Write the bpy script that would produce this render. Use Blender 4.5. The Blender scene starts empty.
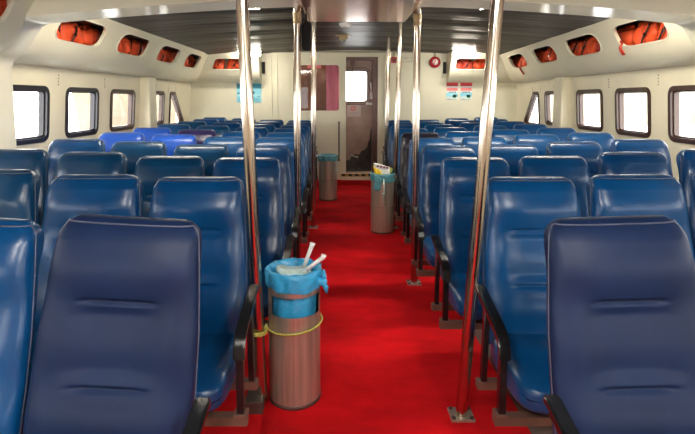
import bpy, bmesh, math, random
from mathutils import Vector, Matrix, noise
PI = math.pi
rnd = random.Random(7)
scene = bpy.context.scene
COL = scene.collection

# ------------------------------------------------------------------ materials
def mat(name, col, rough=.5, metal=0., spec=.5, bump=0., bscale=40., var=0., vscale=3., stretch=(1, 1, 1), coat=0., sheen=0., emit=None, estr=0., bdist=.02):
    m = bpy.data.materials.new(name); m.use_nodes = True
    nt = m.node_tree; b = nt.nodes['Principled BSDF']
    b.inputs['Base Color'].default_value = (*col, 1)
    b.inputs['Roughness'].default_value = rough
    b.inputs['Metallic'].default_value = metal
    b.inputs['Specular IOR Level'].default_value = spec
    b.inputs['Coat Weight'].default_value = coat
    b.inputs['Coat Roughness'].default_value = .15
    b.inputs['Sheen Weight'].default_value = sheen
    if emit:
        b.inputs['Emission Color'].default_value = (*emit, 1); b.inputs['Emission Strength'].default_value = estr
    if bump or var:
        tc = nt.nodes.new('ShaderNodeTexCoord'); mp = nt.nodes.new('ShaderNodeMapping')
        mp.inputs['Scale'].default_value = stretch
        nt.links.new(tc.outputs['Object'], mp.inputs['Vector'])
    if bump:
        n = nt.nodes.new('ShaderNodeTexNoise'); n.inputs['Scale'].default_value = bscale; n.inputs['Detail'].default_value = 4
        bp = nt.nodes.new('ShaderNodeBump'); bp.inputs['Strength'].default_value = bump; bp.inputs['Distance'].default_value = bdist
        nt.links.new(mp.outputs[0], n.inputs['Vector']); nt.links.new(n.outputs['Fac'], bp.inputs['Height'])
        nt.links.new(bp.outputs[0], b.inputs['Normal'])
    if var:
        n = nt.nodes.new('ShaderNodeTexNoise'); n.inputs['Scale'].default_value = vscale; n.inputs['Detail'].default_value = 5
        r = nt.nodes.new('ShaderNodeValToRGB')
        r.color_ramp.elements[0].position = .3; r.color_ramp.elements[1].position = .7
        r.color_ramp.elements[0].color = (*[c * (1 - var) for c in col], 1)
        r.color_ramp.elements[1].color = (*[min(1, c * (1 + var * .6)) for c in col], 1)
        nt.links.new(mp.outputs[0], n.inputs['Vector']); nt.links.new(n.outputs['Fac'], r.inputs[0]); nt.links.new(r.outputs[0], b.inputs['Base Color'])
    return m

def glass(name, tint=(1, 1, 1), gl=.08):
    m = bpy.data.materials.new(name); m.use_nodes = True; nt = m.node_tree; nt.nodes.clear()
    o = nt.nodes.new('ShaderNodeOutputMaterial'); t = nt.nodes.new('ShaderNodeBsdfTransparent'); g = nt.nodes.new('ShaderNodeBsdfGlossy'); x = nt.nodes.new('ShaderNodeMixShader')
    t.inputs[0].default_value = (*tint, 1); g.inputs['Roughness'].default_value = .03; x.inputs[0].default_value = gl
    nt.links.new(t.outputs[0], x.inputs[1]); nt.links.new(g.outputs[0], x.inputs[2]); nt.links.new(x.outputs[0], o.inputs[0])
    return m

M = {}
M['cream'] = mat('cream_paint', (.80, .735, .56), .42, var=.07, vscale=2.5, bump=.06, bscale=9)
M['cream2'] = mat('cream_gloss_panel', (.80, .745, .575), .3, var=.06, vscale=2, bump=.05, bscale=6)
M['rearpaint'] = mat('pale_bulkhead_paint', (.80, .76, .59), .4, var=.07, vscale=2)
M['beam'] = mat('beam_paint', (.80, .76, .61), .16, var=.05, vscale=2, bump=.05, bscale=5)
M['trimwhite'] = mat('white_rim', (.82, .78, .64), .35)
M['ceil'] = mat('brown_vinyl_ceiling', (.022, .015, .011), .42, spec=.16, var=.25, vscale=2, stretch=(.5, 3, 1), bump=.35, bscale=2.5, bdist=.05)
M['duct'] = mat('copper_brown_panel', (.50, .29, .21), .16, metal=.5, var=.08, vscale=3, bump=.03, bscale=5)
M['floor'] = mat('brown_deck', (.10, .045, .03), .5, var=.35, vscale=6, stretch=(1, .2, 1))
M['steel'] = mat('stainless', (.52, .45, .385), .16, metal=1, var=.12, vscale=5, stretch=(20, 20, .6))
M['binsteel'] = mat('brushed_steel', (.50, .43, .36), .33, metal=.72, var=.25, vscale=4, stretch=(14, 14, .5))
M['olddark'] = mat('dark_steel', (.12, .09, .08), .45, metal=.7)
M['black'] = mat('black_bar', (.008, .008, .009), .25, bump=.05, bscale=60)
M['blackcloth'] = mat('black_cloth', (.006, .006, .007), .9, bump=.4, bscale=60)
M['rail'] = mat('brown_rail', (.14, .07, .05), .5, var=.3, vscale=12)
M['rubber'] = mat('black_rubber', (.008, .007, .014), .4)
M['rubberbrown'] = mat('brown_frame', (.055, .026, .018), .4, var=.3, vscale=8)
M['glass'] = glass('window_glass')
M['glassdark'] = glass('cabin_glass', (.9, .88, .86), .025)
M['jacket'] = mat('orange_nylon', (.80, .085, .018), .6, var=.25, vscale=9, bump=.35, bscale=14)
M['jacketred'] = mat('red_orange_nylon', (.50, .035, .015), .6, var=.3, vscale=9, bump=.35, bscale=14)
M['strap'] = mat('dark_webbing', (.02, .012, .015), .7)
M['dark'] = mat('dark_recess', (.02, .017, .016), .8)
M['shelf'] = mat('locker_inside', (.05, .045, .04), .8)
M['mauve'] = mat('mauve_door', (.36, .235, .20), .4, var=.28, vscale=4, bump=.08, bscale=12)
M['mauvedark'] = mat('mauve_frame', (.15, .075, .07), .4, var=.2, vscale=6)
M['rust'] = mat('dark_stain', (.035, .027, .023), .6, var=.6, vscale=10)
M['wood'] = mat('cabin_wood', (.27, .075, .028), .35, var=.4, vscale=2, stretch=(2, 1, .5))
M['pink'] = mat('pink_curtain', (.80, .27, .40), .75, var=.12, vscale=14, stretch=(6, 1, .3))
M['red'] = mat('red_enamel', (.42, .012, .014), .35)
M['redp'] = mat('red_print', (.68, .045, .06), .6)
M['pinkp'] = mat('pink_print', (.85, .25, .25), .6)
M['white'] = mat('white_plastic', (.82, .82, .80), .4)
M['paper'] = mat('white_print', (.82, .84, .83), .6)
M['lblue'] = mat('light_blue_print', (.28, .66, .80), .6)
M['dblue'] = mat('mid_blue_print', (.05, .30, .42), .6)
M['navyp'] = mat('navy_print', (.03, .05, .13), .6)
M['green'] = mat('green_print', (.02, .36, .15), .6)
M['stencil'] = mat('stencil_ink', (.30, .26, .20), .7)
M['inkgreen'] = mat('olive_ink', (.22, .24, .15), .7)
M['grey'] = mat('grey_pipe', (.36, .34, .26), .5)
M['yellow'] = mat('hazard_yellow', (.62, .36, .10), .6, var=.3, vscale=20)
M['pack'] = mat('yellow_packet', (.88, .60, .03), .35, var=.1, vscale=20)
M['rope'] = mat('yellow_rope', (.46, .42, .09), .7, var=.3, vscale=70)
M['wire'] = mat('tie_cord', (.30, .20, .15), .6)
M['tape'] = mat('yellowed_tape', (.42, .31, .15), .5, var=.2, vscale=30)
M['bag'] = mat('blue_bag', (.035, .36, .68), .28, coat=.3, bump=.5, bscale=26, var=.22, vscale=9)
M['bagteal'] = mat('teal_bag', (.07, .24, .29), .35, bump=.4, bscale=24, var=.3, vscale=12)
M['film'] = mat('clear_film', (.52, .68, .66), .2, bump=.6, bscale=30, var=.3, vscale=20)
M['lamp'] = mat('lamp_diffuser', (1, 1, 1), .4, emit=(1, .93, .78), estr=38)
M['lampstrip'] = mat('tube_lamp', (1, 1, 1), .4, emit=(1, .95, .86), estr=80)
M['quay'] = mat('quay_stone', (.17, .125, .08), .8, var=.35, vscale=.5)
M['shore'] = mat('pale_shore_trees', (.22, .21, .15), .9, var=.35, vscale=.6)
M['water'] = mat('pale_water', (.85, .87, .86), .3)
# vinyl of the seats
V = {}
V['blue'] = mat('blue_vinyl', (.0014, .048, .158), .28, spec=.45, bump=.05, bscale=120, bdist=.004, var=.2, vscale=4)
V['teal'] = mat('dull_blue_vinyl', (.003, .047, .125), .28, spec=.45, bump=.05, bscale=120, bdist=.004, var=.2, vscale=4)
V['bright'] = mat('bright_blue_vinyl', (.0016, .058, .188), .28, spec=.45, bump=.05, bscale=120, bdist=.004, var=.2, vscale=4)
V['royal'] = mat('royal_blue_vinyl', (.012, .068, .38), .28, spec=.45, bump=.05, bscale=120, bdist=.004, var=.15, vscale=4)  # purple-blue window daylight is put into this seat colour
V['navy'] = mat('faded_navy_vinyl', (.006, .0165, .058), .46, spec=.25, bump=.10, bscale=220, bdist=.003, var=.22, vscale=5)
V['purple'] = mat('purple_navy_vinyl', (.024, .018, .075), .28, spec=.45, bump=.05, bscale=120, bdist=.004, var=.2, vscale=5)
V['charcoal'] = mat('charcoal_vinyl', (.012, .011, .019), .28, spec=.45, bump=.05, bscale=120, bdist=.004, var=.2, vscale=5)
M['piping'] = mat('worn_piping', (.03, .085, .19), .25, var=.4, vscale=20)
M['pipingworn'] = mat('scuffed_piping', (.06, .07, .12), .5, var=.35, vscale=25)

# carpet: worn red, long soft bands
def carpet_mat():
    m = mat('red_carpet', (.56, .006, .010), .95, spec=.08, bump=.6, bscale=260, bdist=.004)
    nt = m.node_tree; b = nt.nodes['Principled BSDF']
    tc = nt.nodes.new('ShaderNodeTexCoord'); mp = nt.nodes.new('ShaderNodeMapping'); mp.inputs['Scale'].default_value = (.9, 1.7, 1)
    n = nt.nodes.new('ShaderNodeTexNoise'); n.inputs['Scale'].default_value = 1.6; n.inputs['Detail'].default_value = 7; n.inputs['Roughness'].default_value = .62
    r = nt.nodes.new('ShaderNodeValToRGB'); e = r.color_ramp.elements
    e[0].position = .33; e[0].color = (.36, .004, .006, 1); e[1].position = .66; e[1].color = (.70, .006, .011, 1)
    nt.links.new(tc.outputs['Object'], mp.inputs[0]); nt.links.new(mp.outputs[0], n.inputs['Vector']); nt.links.new(n.outputs['Fac'], r.inputs[0]); nt.links.new(r.outputs[0], b.inputs['Base Color'])
    return m
M['carpet'] = carpet_mat()

# ------------------------------------------------------------------ helpers
def obj(name, bm, m, parent=None, smooth=False, angle=None):
    bmesh.ops.remove_doubles(bm, verts=bm.verts, dist=1e-5)
    bmesh.ops.recalc_face_normals(bm, faces=bm.faces)
    me = bpy.data.meshes.new(name); bm.to_mesh(me); bm.free()
    ms = m if isinstance(m, (list, tuple)) else [m]
    for k in ms: me.materials.append(k)
    if smooth:
        for p in me.polygons: p.use_smooth = True
        if angle: me.set_sharp_from_angle(angle=math.radians(angle))
    o = bpy.data.objects.new(name, me); COL.objects.link(o)
    if parent: o.parent = parent
    return o
def tag(o, label, cat, group=None):
    o['label'] = label; o['category'] = cat
    if group: o['group'] = group
    return o
def thing(name, label, cat, loc=(0, 0, 0), rotz=0, group=None):
    o = bpy.data.objects.new(name, None); COL.objects.link(o); o.empty_display_size = .1
    o.location = loc; o.rotation_euler = (0, 0, rotz)
    return tag(o, label, cat, group)
def struct(name, bm, m, parent=None, **k):
    o = obj(name, bm, m, parent, **k)
    if parent is None: o['kind'] = 'structure'
    return o
def dup(root, loc, rotz=0, label=None, group=None):
    r = root.copy(); COL.objects.link(r); r.location = loc; r.rotation_euler = (0, 0, rotz)
    if label: r['label'] = label
    if group: r['group'] = group
    for ch in list(root.children):
        c = ch.copy(); COL.objects.link(c); c.parent = r
        for g in list(ch.children):
            d = g.copy(); COL.objects.link(d); d.parent = c
    return r
def box(bm, x0, x1, y0, y1, z0, z1, bev=0, mi=0):
    v = [bm.verts.new((x, y, z)) for z in (z0, z1) for x, y in ((x0, y0), (x1, y0), (x1, y1), (x0, y1))]
    fs = [bm.faces.new([v[i] for i in f]) for f in ((3, 2, 1, 0), (4, 5, 6, 7), (0, 1, 5, 4), (1, 2, 6, 5), (2, 3, 7, 6), (3, 0, 4, 7))]
    for f in fs: f.material_index = mi
    if bev:
        ed = list({e for f in fs for e in f.edges})
        bmesh.ops.bevel(bm, geom=ed, offset=bev, segments=2, profile=.6, affect='EDGES')
    return bm
def B(*a, **k): return box(bmesh.new(), *a, **k)
def tube(bm, pts, r, n=12, cap=True):
    pts = [Vector(p) for p in pts]; rs = r if isinstance(r, (list, tuple)) else [r] * len(pts)
    rings = []; up = None
    for i, p in enumerate(pts):
        t = (pts[min(i + 1, len(pts) - 1)] - pts[max(i - 1, 0)]).normalized()
        if up is None:
            up = Vector((0, 0, 1)) if abs(t.z) < .9 else Vector((1, 0, 0))
        a = (up - t * up.dot(t)).normalized(); up = a; b = t.cross(a)
        rings.append([bm.verts.new(p + (a * math.cos(2 * PI * k / n) + b * math.sin(2 * PI * k / n)) * rs[i]) for k in range(n)])
    for q in range(len(rings) - 1):
        for k in range(n): bm.faces.new((rings[q][k], rings[q][(k + 1) % n], rings[q + 1][(k + 1) % n], rings[q + 1][k]))
    if cap: bm.faces.new(rings[0][::-1]); bm.faces.new(rings[-1])
    return bm
def T(*a, **k): return tube(bmesh.new(), *a, **k)
def lathe(bm, prof, n=40, cx=0, cy=0, wob=None):
    rings = []
    for i, (r, z) in enumerate(prof):
        rings.append([bm.verts.new((cx + (r + (wob(k, i)[0] if wob else 0)) * math.cos(2 * PI * k / n), cy + (r + (wob(k, i)[0] if wob else 0)) * math.sin(2 * PI * k / n), z + (wob(k, i)[1] if wob else 0))) for k in range(n)])
    for q in range(len(rings) - 1):
        for k in range(n): bm.faces.new((rings[q][k], rings[q][(k + 1) % n], rings[q + 1][(k + 1) % n], rings[q + 1][k]))
    return bm
def puffy(bm, size, c=(0, 0, 0), rot=(0, 0, 0), seed=0, amp=.018, p=3.2, n=9):
    R = Matrix.Rotation(rot[2], 4, 'Z') @ Matrix.Rotation(rot[1], 4, 'Y') @ Matrix.Rotation(rot[0], 4, 'X')
    b2 = bmesh.new(); bmesh.ops.create_cube(b2, size=2); bmesh.ops.subdivide_edges(b2, edges=b2.edges, cuts=n, use_grid_fill=True)
    new = {}
    for v in b2.verts:
        q = v.co; l = (abs(q.x) ** p + abs(q.y) ** p + abs(q.z) ** p) ** (1 / p); q = q / l
        w = Vector((q.x * size[0] / 2, q.y * size[1] / 2, q.z * size[2] / 2))
        w += q.normalized() * amp * noise.noise(w * 9 + Vector((seed * 3.1, seed, 0)))
        new[v] = bm.verts.new(R @ w + Vector(c))
    for f in b2.faces: bm.faces.new([new[v] for v in f.verts])
    b2.free(); return bm
def round_poly(pts, r, n=6):
    out = []; N = len(pts)
    for i in range(N):
        p = Vector(pts[i]); a = (Vector(pts[i - 1]) - p); b = (Vector(pts[(i + 1) % N]) - p)
        ang = a.angle(b); d = min(r / math.tan(ang / 2), a.length * .48, b.length * .48)
        p0 = p + a.normalized() * d; p1 = p + b.normalized() * d
        for k in range(n + 1):
            u = k / n; out.append((p0 * (1 - u) ** 2 + p * 2 * u * (1 - u) + p1 * u * u)[:])
    return out
def offset_loop(l, d):
    N = len(l); out = []
    area = sum(l[i - 1][0] * l[i][1] - l[i][0] * l[i - 1][1] for i in range(N)); sg = 1 if area > 0 else -1
    for i in range(N):
        t = Vector(l[(i + 1) % N]) - Vector(l[i - 1]); t.normalize()
        out.append((l[i][0] + t.y * d * sg, l[i][1] - t.x * d * sg))
    return out
def rect(a, b, c, d): return [(a, c), (b, c), (b, d), (a, d)]
def ray_poly(c, a, poly):
    dx, dy = math.cos(a), math.sin(a); best = None
    for i in range(len(poly)):
        x1, y1 = poly[i - 1][0] - c[0], poly[i - 1][1] - c[1]; x2, y2 = poly[i][0] - c[0], poly[i][1] - c[1]
        ex, ey = x2 - x1, y2 - y1; den = dx * ey - dy * ex
        if abs(den) < 1e-12: continue
        t = (x1 * ey - y1 * ex) / den; u = (x1 * dy - y1 * dx) / den
        if t > 0 and -1e-6 <= u <= 1 + 1e-6 and (best is None or t > best): best = t
    return (c[0] + dx * best, c[1] + dy * best)
def holed(bm, mapf, r, hole, rings=6, lip=.05, n=56):
    """panel over the rectangle r = (s0, s1, t0, t1) with a convex hole, mapped by mapf(s, t, off); lip = depth of the reveal"""
    c = (sum(p[0] for p in hole) / len(hole), sum(p[1] for p in hole) / len(hole)); R = rect(*r)
    ang = sorted([2 * PI * k / n - PI for k in range(n)] + [math.atan2(p[1] - c[1], p[0] - c[0]) for p in R + hole[::3]])
    an = [a for i, a in enumerate(ang) if i == 0 or a - ang[i - 1] > 1e-4]
    H = [ray_poly(c, a, hole) for a in an]; O = [ray_poly(c, a, R) for a in an]; N = len(an)
    L = []
    if lip: L.append([bm.verts.new(mapf(h[0], h[1], lip)) for h in H])
    for j in range(rings + 1):
        u = j / rings; L.append([bm.verts.new(mapf(h[0] * (1 - u) + o[0] * u, h[1] * (1 - u) + o[1] * u, 0)) for h, o in zip(H, O)])
    for q in range(len(L) - 1):
        for k in range(N): bm.faces.new((L[q][k], L[q][(k + 1) % N], L[q + 1][(k + 1) % N], L[q + 1][k]))
def gridp(bm, mapf, s0, s1, t0, t1, ns=4, nt=8):
    g = [[bm.verts.new(mapf(s0 + (s1 - s0) * i / ns, t0 + (t1 - t0) * j / nt, 0)) for j in range(nt + 1)] for i in range(ns + 1)]
    for i in range(ns):
        for j in range(nt): bm.faces.new((g[i][j], g[i + 1][j], g[i + 1][j + 1], g[i][j + 1]))
def loopring(bm, mapf, loop, win, wout, o0, o1):
    """raised ring around a loop: from offset win to wout in plane, from off o0 to o1 in depth"""
    a = offset_loop(loop, win); b = offset_loop(loop, wout); N = len(loop)
    vs = [[bm.verts.new(mapf(p[0], p[1], o)) for p in l] for l, o in ((a, o0), (a, o1), (b, o1), (b, o0))]
    for q in range(4):
        for k in range(N): bm.faces.new((vs[q][k], vs[q][(k + 1) % N], vs[(q + 1) % 4][(k + 1) % N], vs[(q + 1) % 4][k]))
def fill(bm, mapf, loop, off=0): return bm.faces.new([bm.verts.new(mapf(p[0], p[1], off)) for p in loop])
def prism(bm, poly, mapf, o0, o1):
    a = [bm.verts.new(mapf(p[0], p[1], o0)) for p in poly]; b = [bm.verts.new(mapf(p[0], p[1], o1)) for p in poly]; N = len(poly)
    bm.faces.new(a); bm.faces.new(b[::-1])
    for k in range(N): bm.faces.new((a[k], a[(k + 1) % N], b[(k + 1) % N], b[k]))
def sm(x): x = max(0, min(1, x)); return x * x * (3 - 2 * x)

# ------------------------------------------------------------------ room data
YR, YF = 9.2, -2.6
def wallx(side, y, z):
    return (-2.735 - .0015 * (y - 4) + .07 * (z - 1.25)) if side < 0 else (3.08 + .038 * (y - 4) - .07 * (z - 1.25))
def wmap(side):                                  # (s = y, t = z, off = outward depth)
    return lambda s, t, o: (wallx(side, s, t) + side * o, s, t)
def ceilz(x): return 2.405 - .0225 * (x - .25) ** 2

# ------------------------------------------------------------------ floor, carpet, ceiling
struct('floor', B(-3.1, 3.7, YF, 9.75, -.08, 0), M['floor'])
tag(obj('carpet_runner', B(-.66, .86, YF + .05, YR - .03, .001, .011), M['carpet']), 'worn red carpet runner along the centre aisle floor', 'carpet')
bm = bmesh.new()
nx, ny = 40, 240
g = []
for j in range(ny + 1):
    y = YF + (YR - YF) * j / ny; ph = (y - .15) / .78; fr = ph - math.floor(ph)
    row = []
    for i in range(nx + 1):
        x = -2.9 + 6.4 * i / nx
        sag = .020 * math.sin(PI * fr) ** .7 + .012 * fr
        sag += .012 * noise.noise(Vector((x * .8, y * 1.7, 3)))
        sag *= max(0, 1 - (abs(x - .25) / 2.5) ** 4)
        row.append(bm.verts.new((x, y, ceilz(x) - sag)))
    g.append(row)
for j in range(ny):
    for i in range(nx): bm.faces.new((g[j][i], g[j][i + 1], g[j + 1][i + 1], g[j + 1][i]))
struct('ceiling', bm, M['ceil'], smooth=True)
struct('ceiling_deck', B(-3.2, 3.8, YF, 9.8, 2.46, 2.5), M['dark']).name = 'ceiling.001'

# ------------------------------------------------------------------ side walls, windows
spans = [(-1.93, -1.25), (-.95, -.27), (.05, .73), (1.05, 1.73), (2.05, 2.73), (3.05, 3.73), (4.02, 4.70), (4.99, 5.67), (5.97, 6.68), (7.15, 7.82)]
ZB, ZT = 1.135, 1.59
winno = 0
for side, wn in ((-1, 'left'), (1, 'right')):
    f = wmap(side); bm = bmesh.new(); holes = []
    for a, b in spans: holes.append((a, b, round_poly(rect(a + .03, b - .03, ZB, ZT), .065)))
    holes.append((8.03, 8.88, round_poly([(8.10, ZB - .06), (8.84, ZB - .06), (8.29, ZT), (8.10, ZT)], .04)))
    y = YF
    for a, b, h in holes:
        a -= .04; b += .04
        gridp(bm, f, y, a, .0, 2.42, 2, 10)
        gridp(bm, f, a, b, 0, .95, 2, 6); gridp(bm, f, a, b, 1.75, 2.42, 2, 6)
        holed(bm, f, (a, b, .95, 1.75), h, rings=3, lip=.07)
        y = b
    gridp(bm, f, y, YR, 0, 2.42, 2, 10)
    struct('wall_' + wn, bm, M['cream'], smooth=True, angle=30)
    for a, b, h in holes:
        winno += 1; w = bmesh.new()
        loopring(w, f, h, -.012, .030, .05, -.014)
        loopring(w, f, h, -.026, -.010, .06, .012)
        W = struct('window_%d' % winno, w, M['rubber'] if side < 0 and b < 6 else M['rubberbrown'], smooth=True, angle=35)
        p = bmesh.new(); fill(p, f, offset_loop(h, -.02), .04)
        obj('window_pane', p, M['glass'], W)
    # pillars standing proud of the hull
    for (y0, y1) in ((6.86, 7.14), (.8, 1.0)):
        bm = bmesh.new()
        x0 = wallx(side, y0, 1.2); q = x0 - side * .15
        prism(bm, [(x0 + side * .1, y0), (q, y0), (q, y1), (x0 + side * .1, y1)], lambda s, t, o: (s - side * .0 * o, t, o), 0, 1.80)
        bmesh.ops.bevel(bm, geom=[e for e in bm.edges if abs(e.verts[0].co.z - e.verts[1].co.z) > 1 and abs(e.verts[0].co.x - q) < .01], offset=.012, segments=2, affect='EDGES')
        struct('trim_1', bm, M['cream'])
    # illegible stencilled characters on the wall
    for ym, zz in ((4.86, 1.72), (5.82, 1.72), (7.45, 1.69), (8.0, 1.69), (8.36, 1.69)):
        bm = bmesh.new()
        for k in range(4):
            for e in range(2):
                z = zz - k * .03; a = ym - .010 + e * .012
                prism(bm, rect(a, a + (.007 if (k + e) % 2 else .010), z, z + (.020 if e else .013)), f, -.0015, -.0005)
        m = struct('trim_2', bm, M['stencil'])

# front bulkhead behind the viewer, with three windows
f = lambda s, t, o: (s, YF - o, t)
bm = bmesh.new(); hs = [(-2.4, -1.2), (1.6, 2.8)]
gridp(bm, f, -3.2, 3.6, 0, .95, 2, 2); gridp(bm, f, -3.2, 3.6, 2.1, 2.5, 2, 2)
x = -3.2
for a, b in hs:
    gridp(bm, f, x, a, .95, 2.1, 1, 1); h = round_poly(rect(a + .08, b - .08, 1.1, 2.0), .08); holed(bm, f, (a, b, .95, 2.1), h, rings=2, lip=.06); x = b
    w = bmesh.new(); loopring(w, f, h, -.01, .04, .05, -.02); winno += 1
    W = struct('window_%d' % winno, w, M['rubber']); p = bmesh.new(); fill(p, f, offset_loop(h, -.008), .03); obj('window_pane', p, M['glass'], W)
gridp(bm, f, x, 3.6, .95, 2.1, 1, 1)
struct('wall_front', bm, M['cream'])

# ------------------------------------------------------------------ overhead lockers
prof = [(0.0, 1.795), (.06, 1.80), (.13, 1.825), (.20, 1.885), (.255, 1.96), (.295, 2.035), (.335, 2.11), (.385, 2.185), (.44, 2.255), (.49, 2.315)]
def pt(t):
    t = max(0, min(1, t)) * (len(prof) - 1); i = min(int(t), len(prof) - 2); u = t - i
    p = [prof[max(0, min(len(prof) - 1, k))] for k in (i - 1, i, i + 1, i + 2)]
    return tuple(.5 * (2 * p[1][c] + (p[2][c] - p[0][c]) * u + (2 * p[0][c] - 5 * p[1][c] + 4 * p[2][c] - p[3][c]) * u * u + (3 * p[1][c] - p[0][c] - 3 * p[2][c] + p[3][c]) * u ** 3) for c in (0, 1))
NB = Vector((-.8, .6))   # direction into the locker (inset, z)
def lmap(side, extra=0, miter=False):
    def f(s, t, o):
        a, z = pt(t); a += (.03 if side < 0 else 0) * (1 - sm((s - 8.3) * 3)) * sm(t * 4) + extra * sm((t - .05) * 3); a -= .8 * o * 1; z += .45 * o
        y = s
        if miter and s > 8.55: y = 8.55 + (s - 8.55) / (9.2 - 8.55) * (YR - a - 8.55)
        return (wallx(side, y, 1.8) - side * a, y, z)
    return f
def rmap(side):                                   # along the rear wall; s runs from the corner (0) to the end (1.0)
    xe = -1.41 if side < 0 else 1.96
    def f(s, t, o):
        a, z = pt(t); a -= .8 * o; z += .45 * o
        xc = wallx(side, YR - a, 1.8) - side * a
        x = xc + (xe - xc) * s
        return (x, YR - a, z)
    return f
T0, T1 = .505, .805
def ropen(a, b, t0, t1): return [(p[0] / .75, p[1]) for p in round_poly(rect(a * .75, b * .75, t0, t1), .125, 8)]
openings = []     # (side, kind, s centre, half)
for side, wn in ((-1, 'left'), (1, 'right')):
    L = thing('overhead_locker', 'cream overhead locker with rounded openings running along the %s side wall' % wn, 'overhead locker', group=None)
    bm = bmesh.new(); rim = []
    f = lmap(side, 0, True)
    cs = [4.63, 5.79, 6.95, 8.10]; bounds = [3.95, 5.21, 6.37, 7.53, 8.55]
    hw = [.40, .40, .385, .37]
    for k, c in enumerate(cs):
        h = ropen(c - hw[k], c + hw[k], T0, T1)
        holed(bm, f, (bounds[k], bounds[k + 1], 0, 1), h, rings=7, lip=.03)
        rim.append((f, h)); openings.append((side, 'side', c, hw[k], k))
    gridp(bm, f, 8.55, 9.2, 0, 1, 4, 18)
    f0 = lmap(side, .09)
    c = 3.06; h = ropen(c - .42, c + .42, T0, T1 + .02)
    holed(bm, f0, (2.60, 3.67, 0, 1), h, rings=7, lip=.03); rim.append((f0, h)); openings.append((side, 'near', c, .42, 0))
    gridp(bm, f0, 1.2, 2.60, 0, 1, 4, 18)
    fr = rmap(side); ha, hb, hc, hd = (.17, .74, .08, .88) if side < 0 else (.30, .90, .16, .96); h = round_poly(rect(ha, hb, T0 + .02, T1), .07, 6)
    gridp(bm, fr, 0, hc, 0, 1, 2, 18); holed(bm, fr, (hc, hd, 0, 1), h, rings=7, lip=.03); gridp(bm, fr, hd, 1, 0, 1, 1, 18)
    rim.append((fr, h)); openings.append((side, 'rear', .53, .25, 0))
    obj('locker_shell', bm, M['cream2'], L, smooth=True, angle=40)
    for fn, h in rim:
        w = bmesh.new(); loopring(w, fn, h, -.003, .009, .012, -.007)
        obj('opening_rim', w, M['trimwhite'], L, smooth=True, angle=50)
    # end cap with its narrow dark slot, and the shelf inside
    xe = -1.41 if side < 0 else 1.96
    bm = bmesh.new(); P = [(YR - pt(k / 16)[0], pt(k / 16)[1]) for k in range(17)] + [(YR, 2.36)]
    prism(bm, P, lambda s, t, o: (o, s, t), xe, xe + side * .02); obj('end_cap', bm, M['cream2'], L)
    bm = bmesh.new()
    for y0, y1 in ((1.3, 8.8),):
        fs = lambda s, t, o: (wallx(side, s, 1.98) - side * t, s, 1.972 + o)
        prism(bm, [(y0, -.02), (y1, -.02), (y1, .225), (y0, .225)], fs, -.012, 0)
    xa, xb = sorted((wallx(side, 9, 1.98) - side * .3, xe + side * .03)); box(bm, xa, xb, YR - .225, YR - .01, 1.958, 1.970)
    obj('shelf', bm, M['shelf'], L)
    bm = bmesh.new(); bx0, bx1 = (-1.40, -1.345) if side < 0 else (1.895, 1.95)
    box(bm, bx0, bx1, YR - .03, YR - .004, 1.96, 2.17); tag(obj('wall_slot_cover', bm, M['dark']), 'narrow dark slot strip on the rear wall beside the %s locker end' % wn, 'cover strip')  # dark strip painted in for the shaded gap between locker end and wall

# ------------------------------------------------------------------ ring beam
def beam():
    bm = bmesh.new()
    def half(side):
        w = wallx(side, 3.85, 1.25); pts = [(w - side * .15, 0), (w - side * .15, 1.74)]
        # follow the locker belly, then the fillet into the arch
        for a, z in ((.152, 1.80), (.19, 1.825), (.245, 1.875), (.305, 1.945), (.35, 2.015), (.39, 2.062), (.44, 2.088)):
            pts.append((w - side * (a + (.02 if side < 0 else 0)), z))
        return pts
    l = half(-1); r = half(1); arch = []
    x0, z0 = l[-1]; x1, z1 = r[-1]
    for k in range(1, 24):
        u = k / 24; x = x0 + (x1 - x0) * u; arch.append((x, z0 + (z1 - z0) * u + (2.225 - 2.087) * (1 - abs(2 * u - 1) ** 1.7)))
    inner = l + arch + r[::-1]
    outer = []
    for (x, z) in inner:
        if z < 2.08: outer.append((-2.95 if x < 0 else 3.35, z if z > .01 else 0))
        else: outer.append((x, 2.45))
    Y0, Y1 = 3.66, 3.99
    A = [[bm.verts.new((x, y, z)) for (x, z) in q] for q, y in ((inner, Y0), (inner, Y1), (outer, Y1), (outer, Y0))]
    for q in range(4):
        for k in range(len(inner) - 1): bm.faces.new((A[q][k], A[q][k + 1], A[(q + 1) % 4][k + 1], A[(q + 1) % 4][k]))
    return bm
struct('trim_3', beam(), M['beam'], smooth=True, angle=40)

# lowered duct panel under the ceiling, above the aisle
bm = B(-.262, .557, 2.3, 4.30, 2.147, 2.42, bev=.012)
tag(obj('ceiling_duct', bm, M['duct']), 'shiny copper brown duct box hanging below the beam over the aisle', 'duct')

# ------------------------------------------------------------------ rear bulkhead
f = lambda s, t, o: (s, YR + o, t)
bm = bmesh.new()
DX0, DX1, DZ0, DZ1 = .127, .709, .135, 2.262
WX0, WX1, WZ0, WZ1 = -.88, .03, 1.25, 2.14
gridp(bm, f, -3.0, -.98, 0, 2.45); gridp(bm, f, DX1, 3.6, 0, 2.45)
gridp(bm, f, DX0, DX1, DZ1, 2.45, 2, 2); gridp(bm, f, DX0, DX1, 0, DZ0, 2, 2)
gridp(bm, f, -.98, DX0, 0, WZ0, 2, 4); gridp(bm, f, -.98, DX0, WZ1, 2.45, 2, 2); gridp(bm, f, -.98, WX0, WZ0, WZ1, 1, 2); gridp(bm, f, WX1, DX0, WZ0, WZ1, 1, 2)
box(bm, DX0 - .005, DX0, YR, YR + .12, DZ0, DZ1); box(bm, DX1, DX1 + .005, YR, YR + .12, DZ0, DZ1)
struct('wall_rear', bm, M['rearpaint'])
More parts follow.
